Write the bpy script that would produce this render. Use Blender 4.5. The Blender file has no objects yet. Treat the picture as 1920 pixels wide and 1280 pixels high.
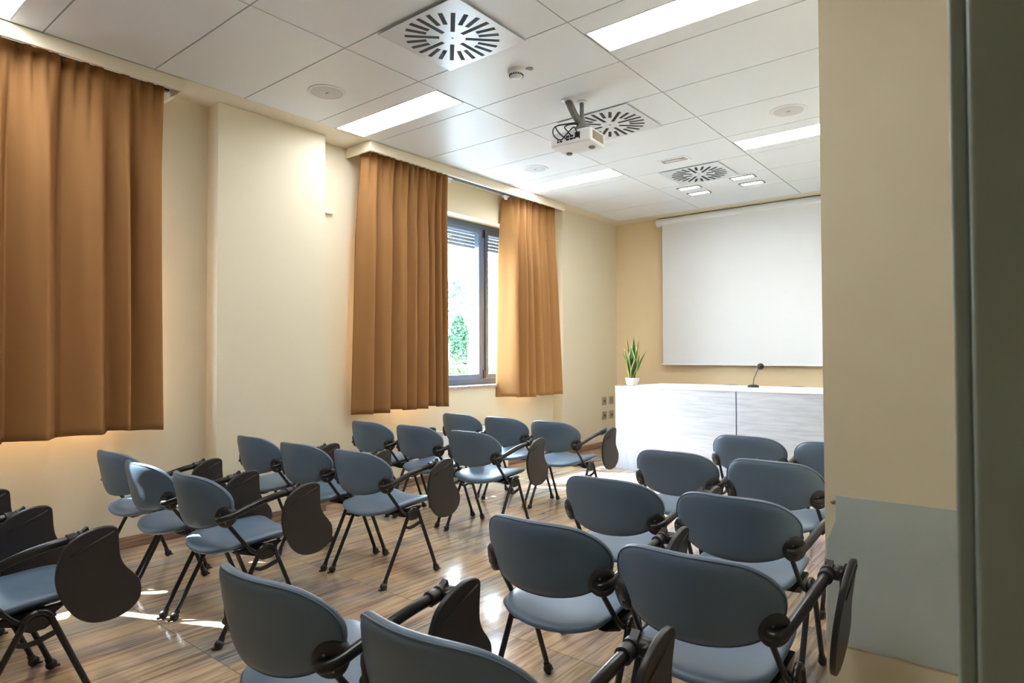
import bpy, bmesh, math, random
from math import sin, cos, pi, radians, sqrt
from mathutils import Vector, Matrix
random.seed(4)
scn = bpy.context.scene
C = scn.collection
CEIL = 3.132          # ceiling height
REC, PIL = -4.67, -4.51   # recessed wall and projecting wall planes on the window side
FRONT = 8.01

# ------------------------------------------------------------------ helpers
def srgb(r, g, b):
    def f(c):
        c /= 255.0
        return c/12.92 if c <= .04045 else ((c+.055)/1.055)**2.4
    return (f(r), f(g), f(b), 1)

def mat(name, col, rough=.5, metal=0, spec=.5, coat=0, coat_rough=.1, emit=None, estr=0):
    m = bpy.data.materials.new(name); m.use_nodes = True
    b = m.node_tree.nodes['Principled BSDF']
    b.inputs['Base Color'].default_value = col
    b.inputs['Roughness'].default_value = rough
    b.inputs['Metallic'].default_value = metal
    b.inputs['Specular IOR Level'].default_value = spec
    b.inputs['Coat Weight'].default_value = coat
    b.inputs['Coat Roughness'].default_value = coat_rough
    if emit:
        b.inputs['Emission Color'].default_value = emit
        b.inputs['Emission Strength'].default_value = estr
    return m

def nodes(m):
    nt = m.node_tree
    return nt, nt.nodes['Principled BSDF']

def N(nt, t, **kw):
    n = nt.nodes.new(t)
    for k, v in kw.items(): setattr(n, k, v)
    return n

def bump_noise(m, scale, strength, dist=.001, detail=3):
    nt, b = nodes(m)
    tc = N(nt, 'ShaderNodeTexCoord'); no = N(nt, 'ShaderNodeTexNoise'); bu = N(nt, 'ShaderNodeBump')
    no.inputs['Scale'].default_value = scale; no.inputs['Detail'].default_value = detail
    bu.inputs['Strength'].default_value = strength; bu.inputs['Distance'].default_value = dist
    nt.links.new(tc.outputs['Object'], no.inputs['Vector'])
    nt.links.new(no.outputs['Fac'], bu.inputs['Height'])
    nt.links.new(bu.outputs['Normal'], b.inputs['Normal'])
    return m

def tint_noise(m, c1, c2, scale, detail=4, vec_scale=(1, 1, 1), lo=.35, hi=.65):
    nt, b = nodes(m)
    tc = N(nt, 'ShaderNodeTexCoord'); mp = N(nt, 'ShaderNodeMapping'); no = N(nt, 'ShaderNodeTexNoise'); cr = N(nt, 'ShaderNodeValToRGB')
    mp.inputs['Scale'].default_value = vec_scale
    no.inputs['Scale'].default_value = scale; no.inputs['Detail'].default_value = detail
    cr.color_ramp.elements[0].position = lo; cr.color_ramp.elements[0].color = c1
    cr.color_ramp.elements[1].position = hi; cr.color_ramp.elements[1].color = c2
    nt.links.new(tc.outputs['Object'], mp.inputs['Vector']); nt.links.new(mp.outputs['Vector'], no.inputs['Vector'])
    nt.links.new(no.outputs['Fac'], cr.inputs['Fac']); nt.links.new(cr.outputs['Color'], b.inputs['Base Color'])
    return m

def obj(name, bm, m, parent=None, smooth=False, bevel=0, bseg=2, autosmooth=None):
    me = bpy.data.meshes.new(name)
    bmesh.ops.recalc_face_normals(bm, faces=bm.faces)
    bm.to_mesh(me); bm.free()
    o = bpy.data.objects.new(name, me); C.objects.link(o)
    if m: me.materials.append(m)
    if smooth:
        for p in me.polygons: p.use_smooth = True
    if parent: o.parent = parent
    if bevel:
        md = o.modifiers.new('edge', 'BEVEL'); md.width = bevel; md.segments = bseg; md.limit_method = 'ANGLE'; md.angle_limit = radians(35)
    return o

def smooth_by_angle(o, ang=35):
    me = o.data
    for p in me.polygons: p.use_smooth = True
    bm = bmesh.new(); bm.from_mesh(me)
    for e in bm.edges:
        if len(e.link_faces) == 2 and e.calc_face_angle(0) > radians(ang): e.smooth = False
    bm.to_mesh(me); bm.free()
    return o

def empty(name, loc=(0, 0, 0), rz=0):
    o = bpy.data.objects.new(name, None); C.objects.link(o)
    o.location = loc; o.rotation_euler = (0, 0, rz); o.empty_display_size = .1
    return o

def tag(o, label, cat, group=None):
    o['label'] = label; o['category'] = cat
    if group: o['group'] = group
    return o

def struct(name, bm, m, parent=None, **kw):
    o = obj(name, bm, m, parent, **kw)
    o['kind'] = 'structure'
    return o

def box(bm, x0, x1, y0, y1, z0, z1, M=None):
    vs = [bm.verts.new((x, y, z)) for z in (z0, z1) for y in (y0, y1) for x in (x0, x1)]
    for f in ((0, 2, 3, 1), (4, 5, 7, 6), (0, 1, 5, 4), (2, 6, 7, 3), (0, 4, 6, 2), (1, 3, 7, 5)):
        bm.faces.new([vs[i] for i in f])
    if M is not None:
        for v in vs: v.co = M @ v.co
    return vs

def B(*a, **k):
    bm = bmesh.new(); box(bm, *a, **k); return bm

def catmull(pts, n=8, closed=False):
    P = [Vector(p) for p in pts]; out = []
    m = len(P)
    rng = range(m) if closed else range(m-1)
    for i in rng:
        if closed: p0, p1, p2, p3 = P[(i-1) % m], P[i], P[(i+1) % m], P[(i+2) % m]
        else: p0, p1, p2, p3 = P[max(i-1, 0)], P[i], P[i+1], P[min(i+2, m-1)]
        for k in range(n):
            t = k/n
            out.append(.5*((2*p1)+(-p0+p2)*t+(2*p0-5*p1+4*p2-p3)*t*t+(-p0+3*p1-3*p2+p3)*t**3))
    if not closed: out.append(P[-1].copy())
    return out

def tube(bm, pts, r, seg=12, closed=False, cap=True):
    P = [Vector(p) for p in pts]; n = len(P)
    rr = r if isinstance(r, (list, tuple)) else [r]*n
    t0 = (P[1]-P[0]).normalized()
    up = Vector((0, 0, 1)) if abs(t0.z) < .9 else Vector((1, 0, 0))
    nrm = t0.cross(up).normalized(); rings = []
    for i in range(n):
        if closed: t = (P[(i+1) % n]-P[i-1]).normalized()
        else: t = (P[min(i+1, n-1)]-P[max(i-1, 0)]).normalized()
        nrm = (nrm-t*nrm.dot(t)).normalized(); b = t.cross(nrm)
        rings.append([bm.verts.new(P[i]+(nrm*cos(2*pi*k/seg)+b*sin(2*pi*k/seg))*rr[i]) for k in range(seg)])
    for i in range(n if closed else n-1):
        a, c = rings[i], rings[(i+1) % n]
        for k in range(seg):
            bm.faces.new((a[k], a[(k+1) % seg], c[(k+1) % seg], c[k]))
    if cap and not closed:
        bm.faces.new(rings[0][::-1]); bm.faces.new(rings[-1])

def lathe(bm, prof, M=None, seg=24):
    """prof: list of (r, h) about +Z, closed with caps where r is 0."""
    rings = []; new = []
    for r, h in prof:
        if r < 1e-6:
            v = bm.verts.new((0, 0, h)); rings.append([v]); new.append(v)
        else:
            ring = [bm.verts.new((r*cos(2*pi*k/seg), r*sin(2*pi*k/seg), h)) for k in range(seg)]
            rings.append(ring); new += ring
    for a, c in zip(rings, rings[1:]):
        if len(a) == 1 and len(c) == 1: continue
        for k in range(seg):
            if len(a) == 1: bm.faces.new((a[0], c[k], c[(k+1) % seg]))
            elif len(c) == 1: bm.faces.new((a[k], a[(k+1) % seg], c[0]))
            else: bm.faces.new((a[k], a[(k+1) % seg], c[(k+1) % seg], c[k]))
    if M is not None:
        for v in new: v.co = M @ v.co

def frame_to(p, d):
    """matrix that puts +Z along d at p"""
    d = Vector(d).normalized()
    return Matrix.Translation(Vector(p)) @ d.to_track_quat('Z', 'Y').to_matrix().to_4x4()

def prism(bm, outline, off):
    """outline: list of Vector, off: Vector thickness"""
    a = [bm.verts.new(p) for p in outline]; b = [bm.verts.new(Vector(p)+off) for p in outline]
    bm.faces.new(a); bm.faces.new(b[::-1])
    n = len(a)
    for i in range(n): bm.faces.new((a[i], b[i], b[(i+1) % n], a[(i+1) % n]))

# ------------------------------------------------------------------ materials
M_wall = bump_noise(mat('cream_wall_paint', srgb(217, 209, 187), .62), 180, .05)
M_front = bump_noise(mat('warm_ochre_wall_paint', srgb(228, 206, 168), .6), 180, .05)
M_ochre = tint_noise(mat('ochre_wall_paint', srgb(228, 212, 168), .6), srgb(230, 218, 186), srgb(236, 226, 197), 2.0)
M_trim = mat('cream_plaster', srgb(222, 213, 192), .55)
M_ceil = mat('white_metal_ceiling_tile', srgb(224, 231, 240), .36, spec=.5)
M_tbar = mat('grey_ceiling_gap', srgb(150, 150, 148), .5)
M_plastic = mat('black_plastic', srgb(34, 33, 34), .42)
bump_noise(M_plastic, 900, .12, .0004)
M_tablet = bump_noise(mat('black_grained_tablet', srgb(44, 42, 43), .42), 700, .2, .0006)
M_steel = mat('black_coated_steel', srgb(26, 26, 28), .3)
M_leather = bump_noise(mat('grey_blue_vinyl', srgb(92, 112, 132), .42), 500, .12, .0004)
M_piping = mat('grey_blue_piping', srgb(80, 98, 116), .45)
M_screw = mat('steel_screw', srgb(150, 150, 150), .3, metal=.8)
M_alu = mat('dark_grey_aluminium', srgb(80, 96, 118), .4)
M_shut = mat('grey_shutter_slats', srgb(120, 132, 140), .5)
M_white = mat('white_plastic', srgb(226, 229, 234), .4)
M_white_metal = mat('white_painted_metal', srgb(222, 222, 220), .35)
M_diff = mat('satin_white_metal_diffuser', srgb(218, 227, 238), .25, metal=.1)
M_dark = mat('dark_opening', srgb(20, 22, 26), .6)
M_grey = mat('grey_painted_steel', srgb(128, 128, 124), .4, metal=.2)
M_cable = mat('black_cable', srgb(18, 18, 20), .5)
M_screen = mat('matt_white_screen_fabric', srgb(219, 222, 226), .8)
M_desktop = mat('white_desk_top', srgb(236, 238, 240), .3)
M_pot = mat('white_plant_pot', srgb(232, 234, 236), .35)
M_soil = mat('dark_potting_soil', srgb(50, 40, 30), .9)
M_board = tint_noise(mat('pale_grey_green_panel', srgb(190, 202, 196), .4), srgb(186, 198, 192), srgb(197, 207, 202), 3)
M_socket = mat('grey_socket_plate', srgb(160, 150, 130), .4)
M_door = mat('grey_green_door_paint', srgb(138, 152, 144), .32)
M_lamp = mat('lit_lamp_diffuser', srgb(255, 250, 240), .4, emit=(.98, .98, 1, 1), estr=6.3)
M_hall_fill = mat('added_hall_fill_light', srgb(255, 250, 240), .4, emit=(1, .98, .96, 1), estr=13)  # stronger glow for the added, out-of-view doorway fill lights
M_spotlamp = mat('lit_small_lamp', srgb(255, 255, 255), .4, emit=(1, .97, .93, 1), estr=9)
M_spk = mat('pale_grey_speaker_mesh', srgb(200, 204, 210), .55)

# brown curtain: weave bump, a little light passes through it
M_curt = mat('ochre_brown_curtain', srgb(158, 116, 72), .75, spec=.2)
bump_noise(M_curt, 600, .2, .0006)
nt, b = nodes(M_curt)
tr = N(nt, 'ShaderNodeBsdfTranslucent'); tr.inputs['Color'].default_value = srgb(200, 150, 100)
mx = N(nt, 'ShaderNodeMixShader'); mx.inputs['Fac'].default_value = .045
outn = nt.nodes['Material Output']
nt.links.new(b.outputs[0], mx.inputs[1]); nt.links.new(tr.outputs[0], mx.inputs[2]); nt.links.new(mx.outputs[0], outn.inputs['Surface'])

# window glass
M_glass = bpy.data.materials.new('window_glass'); M_glass.use_nodes = True
nt = M_glass.node_tree; nt.nodes.clear()
o_ = N(nt, 'ShaderNodeOutputMaterial'); ts = N(nt, 'ShaderNodeBsdfTransparent'); gl = N(nt, 'ShaderNodeBsdfGlossy'); mx = N(nt, 'ShaderNodeMixShader'); fr = N(nt, 'ShaderNodeLayerWeight')
ts.inputs['Color'].default_value = (.94, .97, .97, 1); gl.inputs['Roughness'].default_value = .02; fr.inputs['Blend'].default_value = .06
nt.links.new(fr.outputs['Facing'], mx.inputs[0]); nt.links.new(ts.outputs[0], mx.inputs[1]); nt.links.new(gl.outputs[0], mx.inputs[2]); nt.links.new(mx.outputs[0], o_.inputs[0])

# floor: glossy wood-look stone tiles .478 x .954, grain along y
def wood_stone(name, scale_mul=1.0, gloss=True):
    m = mat(name, srgb(170, 140, 110), .16 if gloss else .4, spec=.75)
    nt, b = nodes(m)
    L = nt.links.new
    tc = N(nt, 'ShaderNodeTexCoord')
    sep = N(nt, 'ShaderNodeSeparateXYZ'); L(tc.outputs['Object'], sep.inputs[0])
    def math_(op, a, c=None):
        n = N(nt, 'ShaderNodeMath', operation=op)
        for i, v in ((0, a), (1, c)):
            if v is None: continue
            if isinstance(v, (int, float)): n.inputs[i].default_value = v
            else: L(v, n.inputs[i])
        return n.outputs[0]
    u = math_('DIVIDE', math_('ADD', sep.outputs[0], 1.455), .478)
    v = math_('DIVIDE', math_('SUBTRACT', sep.outputs[1], 2.27), .954)
    fu, fv = math_('FLOOR', u), math_('FLOOR', v)
    cu, cv = math_('FRACT', u), math_('FRACT', v)
    comb = N(nt, 'ShaderNodeCombineXYZ'); L(fu, comb.inputs[0]); L(fv, comb.inputs[1])
    wn = N(nt, 'ShaderNodeTexWhiteNoise', noise_dimensions='2D'); L(comb.outputs[0], wn.inputs['Vector'])
    # per tile shift and a small turn of the grain
    off = N(nt, 'ShaderNodeVectorMath', operation='SCALE'); L(wn.outputs['Color'], off.inputs[0]); off.inputs['Scale'].default_value = 37
    base = N(nt, 'ShaderNodeVectorMath', operation='ADD'); L(tc.outputs['Object'], base.inputs[0]); L(off.outputs[0], base.inputs[1])
    def layer(sc, vec, detail, dist=0.0, rough=.5):
        mp = N(nt, 'ShaderNodeMapping'); mp.inputs['Scale'].default_value = vec; mp.inputs['Rotation'].default_value = (0, 0, .04)
        L(base.outputs[0], mp.inputs['Vector'])
        n = N(nt, 'ShaderNodeTexNoise'); n.inputs['Scale'].default_value = sc; n.inputs['Detail'].default_value = detail
        n.inputs['Distortion'].default_value = dist; n.inputs['Roughness'].default_value = rough
        L(mp.outputs[0], n.inputs['Vector']); return n.outputs['Fac']
    big = layer(3.2, (1, .42, 1), 3, .3)
    hue = layer(2.3, (1.2, .35, 1), 2, .2)
    fine = layer(30, (1, .055, 1), 6, .35, .62)
    fine2 = layer(85, (1, .05, 1), 4, .2, .6)
    r1 = N(nt, 'ShaderNodeValToRGB'); cr = r1.color_ramp
    cr.elements[0].position = .32; cr.elements[0].color = srgb(104, 114, 124)
    cr.elements[1].position = .70; cr.elements[1].color = srgb(210, 200, 184)
    for p, c in ((.41, srgb(148, 142, 138)), (.47, srgb(186, 159, 128)), (.54, srgb(206, 180, 143)), (.62, srgb(180, 152, 142))):
        e = cr.elements.new(p); e.color = c
    L(big, r1.inputs[0])
    r2 = N(nt, 'ShaderNodeValToRGB'); cr = r2.color_ramp
    cr.elements[0].position = .32; cr.elements[0].color = srgb(124, 134, 140)
    cr.elements[1].position = .70; cr.elements[1].color = srgb(180, 142, 136)
    e = cr.elements.new(.5); e.color = srgb(206, 179, 145)
    L(hue, r2.inputs[0])
    m1 = N(nt, 'ShaderNodeMix', data_type='RGBA'); m1.inputs[0].default_value = .45
    L(r1.outputs[0], m1.inputs[6]); L(r2.outputs[0], m1.inputs[7])
    r3 = N(nt, 'ShaderNodeValToRGB'); r3.color_ramp.elements[0].position = .36; r3.color_ramp.elements[0].color = (.26, .25, .26, 1)
    r3.color_ramp.elements[1].position = .56; r3.color_ramp.elements[1].color = (1, 1, 1, 1); L(fine, r3.inputs[0])
    m2 = N(nt, 'ShaderNodeMix', data_type='RGBA', blend_type='MULTIPLY'); m2.inputs[0].default_value = .72
    L(m1.outputs[2], m2.inputs[6]); L(r3.outputs[0], m2.inputs[7])
    r4 = N(nt, 'ShaderNodeValToRGB'); r4.color_ramp.elements[0].position = .5; r4.color_ramp.elements[0].color = (0, 0, 0, 1)
    r4.color_ramp.elements[1].position = .72; r4.color_ramp.elements[1].color = (1, 1, 1, 1); L(fine2, r4.inputs[0])
    m3 = N(nt, 'ShaderNodeMix', data_type='RGBA'); L(math_('MULTIPLY', r4.outputs[0], .5), m3.inputs[0])
    L(m2.outputs[2], m3.inputs[6]); m3.inputs[7].default_value = srgb(226, 208, 180)
    # joints
    def edge(c, w): return math_('MAXIMUM', math_('LESS_THAN', c, w), math_('GREATER_THAN', c, 1-w))
    j = math_('MAXIMUM', edge(cu, .0035), edge(cv, .0018))
    m4 = N(nt, 'ShaderNodeMix', data_type='RGBA'); L(j, m4.inputs[0]); L(m3.outputs[2], m4.inputs[6]); m4.inputs[7].default_value = srgb(112, 106, 100)
    L(m4.outputs[2], b.inputs['Base Color'])
    if gloss:
        rr = N(nt, 'ShaderNodeMapRange'); rr.inputs['To Min'].default_value = .09; rr.inputs['To Max'].default_value = .22
        L(fine, rr.inputs[0]); L(rr.outputs[0], b.inputs['Roughness'])
    return m
M_floor = wood_stone('glossy_wood_look_stone')
M_base = tint_noise(mat('wood_look_baseboard', srgb(140, 110, 90), .3), srgb(96, 80, 72), srgb(166, 134, 108), 8, 6, (6, .5, 14), .35, .65)

# desk laminate: pale whitewashed grain
def laminate(name, vec):
    m = mat(name, srgb(214, 218, 224), .34)
    nt, b = nodes(m); L = nt.links.new
    tc = N(nt, 'ShaderNodeTexCoord'); mp = N(nt, 'ShaderNodeMapping'); mp.inputs['Scale'].default_value = vec
    no = N(nt, 'ShaderNodeTexNoise'); no.inputs['Scale'].default_value = 6; no.inputs['Detail'].default_value = 7; no.inputs['Distortion'].default_value = .6
    cr = N(nt, 'ShaderNodeValToRGB'); cr.color_ramp.elements[0].position = .3; cr.color_ramp.elements[0].color = srgb(164, 168, 178)
    cr.color_ramp.elements[1].position = .6; cr.color_ramp.elements[1].color = srgb(186, 190, 198)
    L(tc.outputs['Object'], mp.inputs[0]); L(mp.outputs[0], no.inputs['Vector']); L(no.outputs['Fac'], cr.inputs[0]); L(cr.outputs[0], b.inputs['Base Color'])
    return m
M_lamH = laminate('whitewashed_laminate_level_grain', (.5, 1, 6))
M_lamV = laminate('whitewashed_laminate_upright_grain', (9, 9, .6))

# granite sill
M_granite = mat('pink_grey_granite', srgb(180, 160, 150), .5)
nt, b = nodes(M_granite)
tc = N(nt, 'ShaderNodeTexCoord'); vo = N(nt, 'ShaderNodeTexVoronoi'); vo.inputs['Scale'].default_value = 130
cr = N(nt, 'ShaderNodeValToRGB'); cr.color_ramp.elements[0].color = srgb(110, 92, 86); cr.color_ramp.elements[1].color = srgb(214, 200, 190)
nt.links.new(tc.outputs['Object'], vo.inputs['Vector']); nt.links.new(vo.outputs['Color'], cr.inputs[0]); nt.links.new(cr.outputs[0], b.inputs['Base Color'])

# snake plant leaf: yellow margins, banded green centre (object X across the leaf is stored in UV)
M_leaf = mat('striped_succulent_leaf', srgb(60, 100, 50), .4)
nt, b = nodes(M_leaf); L = nt.links.new
uv = N(nt, 'ShaderNodeUVMap'); sp = N(nt, 'ShaderNodeSeparateXYZ'); L(uv.outputs[0], sp.inputs[0])
cr = N(nt, 'ShaderNodeValToRGB'); cr.color_ramp.interpolation = 'LINEAR'
cr.color_ramp.elements[0].position = 0; cr.color_ramp.elements[0].color = srgb(206, 206, 120)
cr.color_ramp.elements[1].position = 1; cr.color_ramp.elements[1].color = srgb(206, 206, 120)
for p in (.13, .87):
    e = cr.color_ramp.elements.new(p); e.color = srgb(200, 202, 116)
for p in (.18, .82):
    e = cr.color_ramp.elements.new(p); e.color = srgb(58, 98, 52)
L(sp.outputs[0], cr.inputs[0])
wv = N(nt, 'ShaderNodeTexWave', bands_direction='Y'); wv.inputs['Scale'].default_value = 7; wv.inputs['Distortion'].default_value = 6; wv.inputs['Detail'].default_value = 3
L(uv.outputs[0], wv.inputs[0])
mm = N(nt, 'ShaderNodeMix', data_type='RGBA', blend_type='MULTIPLY'); mm.inputs[0].default_value = .35
L(cr.outputs[0], mm.inputs[6]); L(wv.outputs['Color'], mm.inputs[7]); L(mm.outputs[2], b.inputs['Base Color'])

M_green1 = tint_noise(mat('cedar_needles', srgb(70, 110, 90), .7), srgb(24, 48, 46), srgb(56, 86, 82), 5)
M_green2 = tint_noise(mat('cypress_foliage', srgb(60, 120, 80), .7), srgb(16, 46, 30), srgb(40, 76, 50), 5)
M_green3 = tint_noise(mat('hedge_foliage', srgb(100, 150, 70), .7), srgb(34, 62, 26), srgb(74, 100, 46), 5)
M_bark = mat('grey_bark', srgb(110, 100, 92), .8)
M_ground = mat('pale_paving', srgb(120, 120, 116), .8)
M_fence = mat('grey_railing', srgb(46, 52, 60), .5)

# ------------------------------------------------------------------ room shell
bm = bmesh.new(); box(bm, -5.15, 3.0, -2.4, 8.3, -.12, 0)
struct('floor', bm, M_floor)

# ceiling: .6 x 1.2 tiles with dark gaps
xs = [-4.31, -3.13, -1.93, -.73]
y0 = 1.098
bm = bmesh.new()
ys = [y0+.6*k for k in range(-6, 11)] + [7.715]
g = .0045
DIFF = [2.598, 4.398, 6.198]
lamp_rows = [.498, 2.898, 5.298]
lamp_y = {}
for xi, (xa, xb) in enumerate(zip(xs, xs[1:])):
    for ya, yb in zip(ys, ys[1:]):
        if xi != 1 and any(abs(ya-l) < .01 for l in lamp_rows):
            yc = ya+.308
            box(bm, xa+g, xb-g, ya+g, yc-.142, CEIL, CEIL+.02)
            box(bm, xa+g, xb-g, yc+.142, yb-g, CEIL, CEIL+.02)
            lamp_y[(xi, ya)] = (xa, xb, yc)
        else:
            box(bm, xa+g, xb-g, ya+g, yb-g, CEIL, CEIL+.02)
ceil = struct('ceiling', bm, M_ceil)
bm = bmesh.new(); box(bm, -5.15, 3.0, -2.4, 8.3, CEIL+.24, CEIL+.30)
struct('ceiling', bm, M_tbar)
# T-bars in the gaps, not under the lamps
bm = bmesh.new()
for x in xs:
    box(bm, x-.012, x+.012, -2.4, 7.715, CEIL+.006, CEIL+.022)
for xi, (xa, xb) in enumerate(zip(xs, xs[1:])):
    for y in ys:
        box(bm, xa, xb, y-.012, y+.012, CEIL+.0065, CEIL+.0215)
struct('trim_1', bm, M_tbar)
bm = bmesh.new()
box(bm, -5.1, -4.312, -2.4, 8.3, CEIL+.001, CEIL+.03)
box(bm, -4.312, -.5, 7.717, 8.3, CEIL+.001, CEIL+.03)
box(bm, -.728, 3.0, -2.4, 7.717, CEIL+.001, CEIL+.03)
struct('trim_2', bm, M_trim)

# window-side wall
OUT = -5.08
W1, W2 = (-.81, 1.69), (3.62, 6.12)
WZ0, WZ1 = .95, 2.80
bm = bmesh.new()
def wall_seg(x, ya, yb, za=0, zb=CEIL+.0005): box(bm, OUT, x, ya, yb, za, zb)
wall_seg(PIL, -2.4, -1.32)
wall_seg(REC, -1.32, W1[0]); wall_seg(REC, W1[0], W1[1], 0, WZ0-.03); wall_seg(REC, W1[0], W1[1], WZ1, CEIL); wall_seg(REC, W1[1], 2.21)
wall_seg(PIL, 2.21, 3.115)
wall_seg(REC, 3.115, W2[0]); wall_seg(REC, W2[0], W2[1], 0, WZ0-.03); wall_seg(REC, W2[0], W2[1], WZ1, CEIL); wall_seg(REC, W2[1], 6.64)
wall_seg(PIL, 6.64, 8.01)
struct('wall_left', bm, M_wall)
bm = bmesh.new(); box(bm, OUT, 3.0, FRONT, FRONT+.2, 0, CEIL+.0005); struct('wall_front', bm, M_front)
bm = bmesh.new(); box(bm, -.505, .9, 2.26, FRONT, 0, CEIL+.0005); struct('wall_right', bm, M_ochre)
bm = bmesh.new(); box(bm, .9, 1.1, -2.4, 2.5, 0, CEIL+.0005); struct('wall_side', bm, M_wall)
bm = bmesh.new(); box(bm, OUT, 3.0, -2.6, -2.4, 0, CEIL+.0005); struct('wall_back', bm, M_wall)

# baseboards
bm = bmesh.new()
def bb(xa, xb, ya, yb): box(bm, xa, xb, ya, yb, .0005, .08)
t = .012
bb(REC, REC+t, -1.32, 2.21); bb(REC, REC+t, 3.115, 6.64)
bb(PIL, PIL+t, 2.21-t, 3.115+t); bb(PIL, PIL+t, 6.64-t, FRONT); bb(PIL, PIL+t, -2.4, -1.32+t)
for y in (2.21, 6.64): bb(REC+t, PIL, y-t, y)
for y in (3.115, -1.32): bb(REC+t, PIL, y, y+t)
struct('baseboard_left', bm, M_base)
bm = bmesh.new(); bb(PIL+t, -.505, FRONT-t, FRONT); struct('baseboard_front', bm, M_base)
bm = bmesh.new(); bb(-.505-t, -.505, 2.262, FRONT-t); struct('baseboard_right', bm, M_base)

# windows
def window(idx, ya, yb):
    xw = -4.92                                  # frame plane
    r = empty('window_%d' % idx, (xw, (ya+yb)/2, WZ0)); r['kind'] = 'structure'
    W = (yb-ya)/2; H = WZ1-WZ0
    bm = bmesh.new(); f = .062
    box(bm, 0, .07, -W, W, 0, f); box(bm, 0, .07, -W, W, H-f, H)
    mull = [-W+.93, -W+1.87]
    box(bm, 0, .07, -W, -W+f, f, H-f); box(bm, 0, .07, W-f, W, f, H-f)
    for c_ in mull: box(bm, 0, .07, c_-.03, c_+.03, f, H-f)
    obj('window_frame', bm, M_alu, r, bevel=.003)
    edges = [-W+f-.03]+mull+[W-f+.03]
    for k_ in range(3):
        a, c = edges[k_]+.033, edges[k_+1]-.033
        bm = bmesh.new(); q = .05
        z0, z1 = f+.003, H-f-.003
        box(bm, .015, .085, a, c, z0, z0+q); box(bm, .015, .085, a, c, z1-q, z1)
        box(bm, .015, .085, a, a+q, z0+q, z1-q); box(bm, .015, .085, c-q, c, z0+q, z1-q)
        sh = obj('window_sash', bm, M_alu, r, bevel=.004)
        obj('window_pane', B(.045, .049, a+q-.005, c-q+.005, z0+q-.005, z1-q+.005), M_glass, sh)
        if k_ == 0:
            bm = bmesh.new(); box(bm, .085, .10, c-.037, c-.013, H*.42-.04, H*.42+.04); box(bm, .10, .118, c-.034, c-.016, H*.42-.12, H*.42+.01)
            obj('window_handle', bm, M_plastic, sh, bevel=.004)
        for zz in (z0+.0, z1-.09):
            obj('window_hinge', B(.086, .098, c+.020, c+.046, zz, zz+.09), M_steel, sh)
    # half lowered roller shutter seen at the top behind the panes
    bm = bmesh.new()
    for k in range(5):
        z = H-f-.045-.04*k
        box(bm, -.075, -.063, -W+.02, W-.02, z, z+.036)
    obj('shutter_slats', bm, M_shut, r)
    obj('window_sill', B(-.16, .27, -W+.001, W-.001, -.029, -.001), M_granite, r, bevel=.003)
    return r
window(1, *W1); window(2, *W2)

# pelmets (open white boxes over the curtains) and rails
def pelmet(ya, yb, label):
    r = empty('curtain_pelmet', (-4.31, (ya+yb)/2, 3.045))
    tag(r, label, 'pelmet', 'pelmets above the windows')
    W = (yb-ya)/2; z1 = CEIL-3.045-.002
    bm = bmesh.new()
    box(bm, -.022, 0, -W, W, 0, z1)
    obj('front_board', bm, M_trim, r, bevel=.003)
    for s in (-1, 1):
        obj('end_board', B(-.359, -.0225, s*W-(.018 if s > 0 else 0), s*W+(.018 if s < 0 else 0), 0, z1), M_trim, r)
    obj('curtain_rail', B(-.215, -.185, -W+.02, W-.02, .045, .062), M_alu, r)
    return r
pelmet(-.98, 1.883, 'cream pelmet over the full curtain beside the projecting wall pier')
pelmet(3.43, 6.41, 'cream pelmet over the window with its curtains drawn apart')

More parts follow.
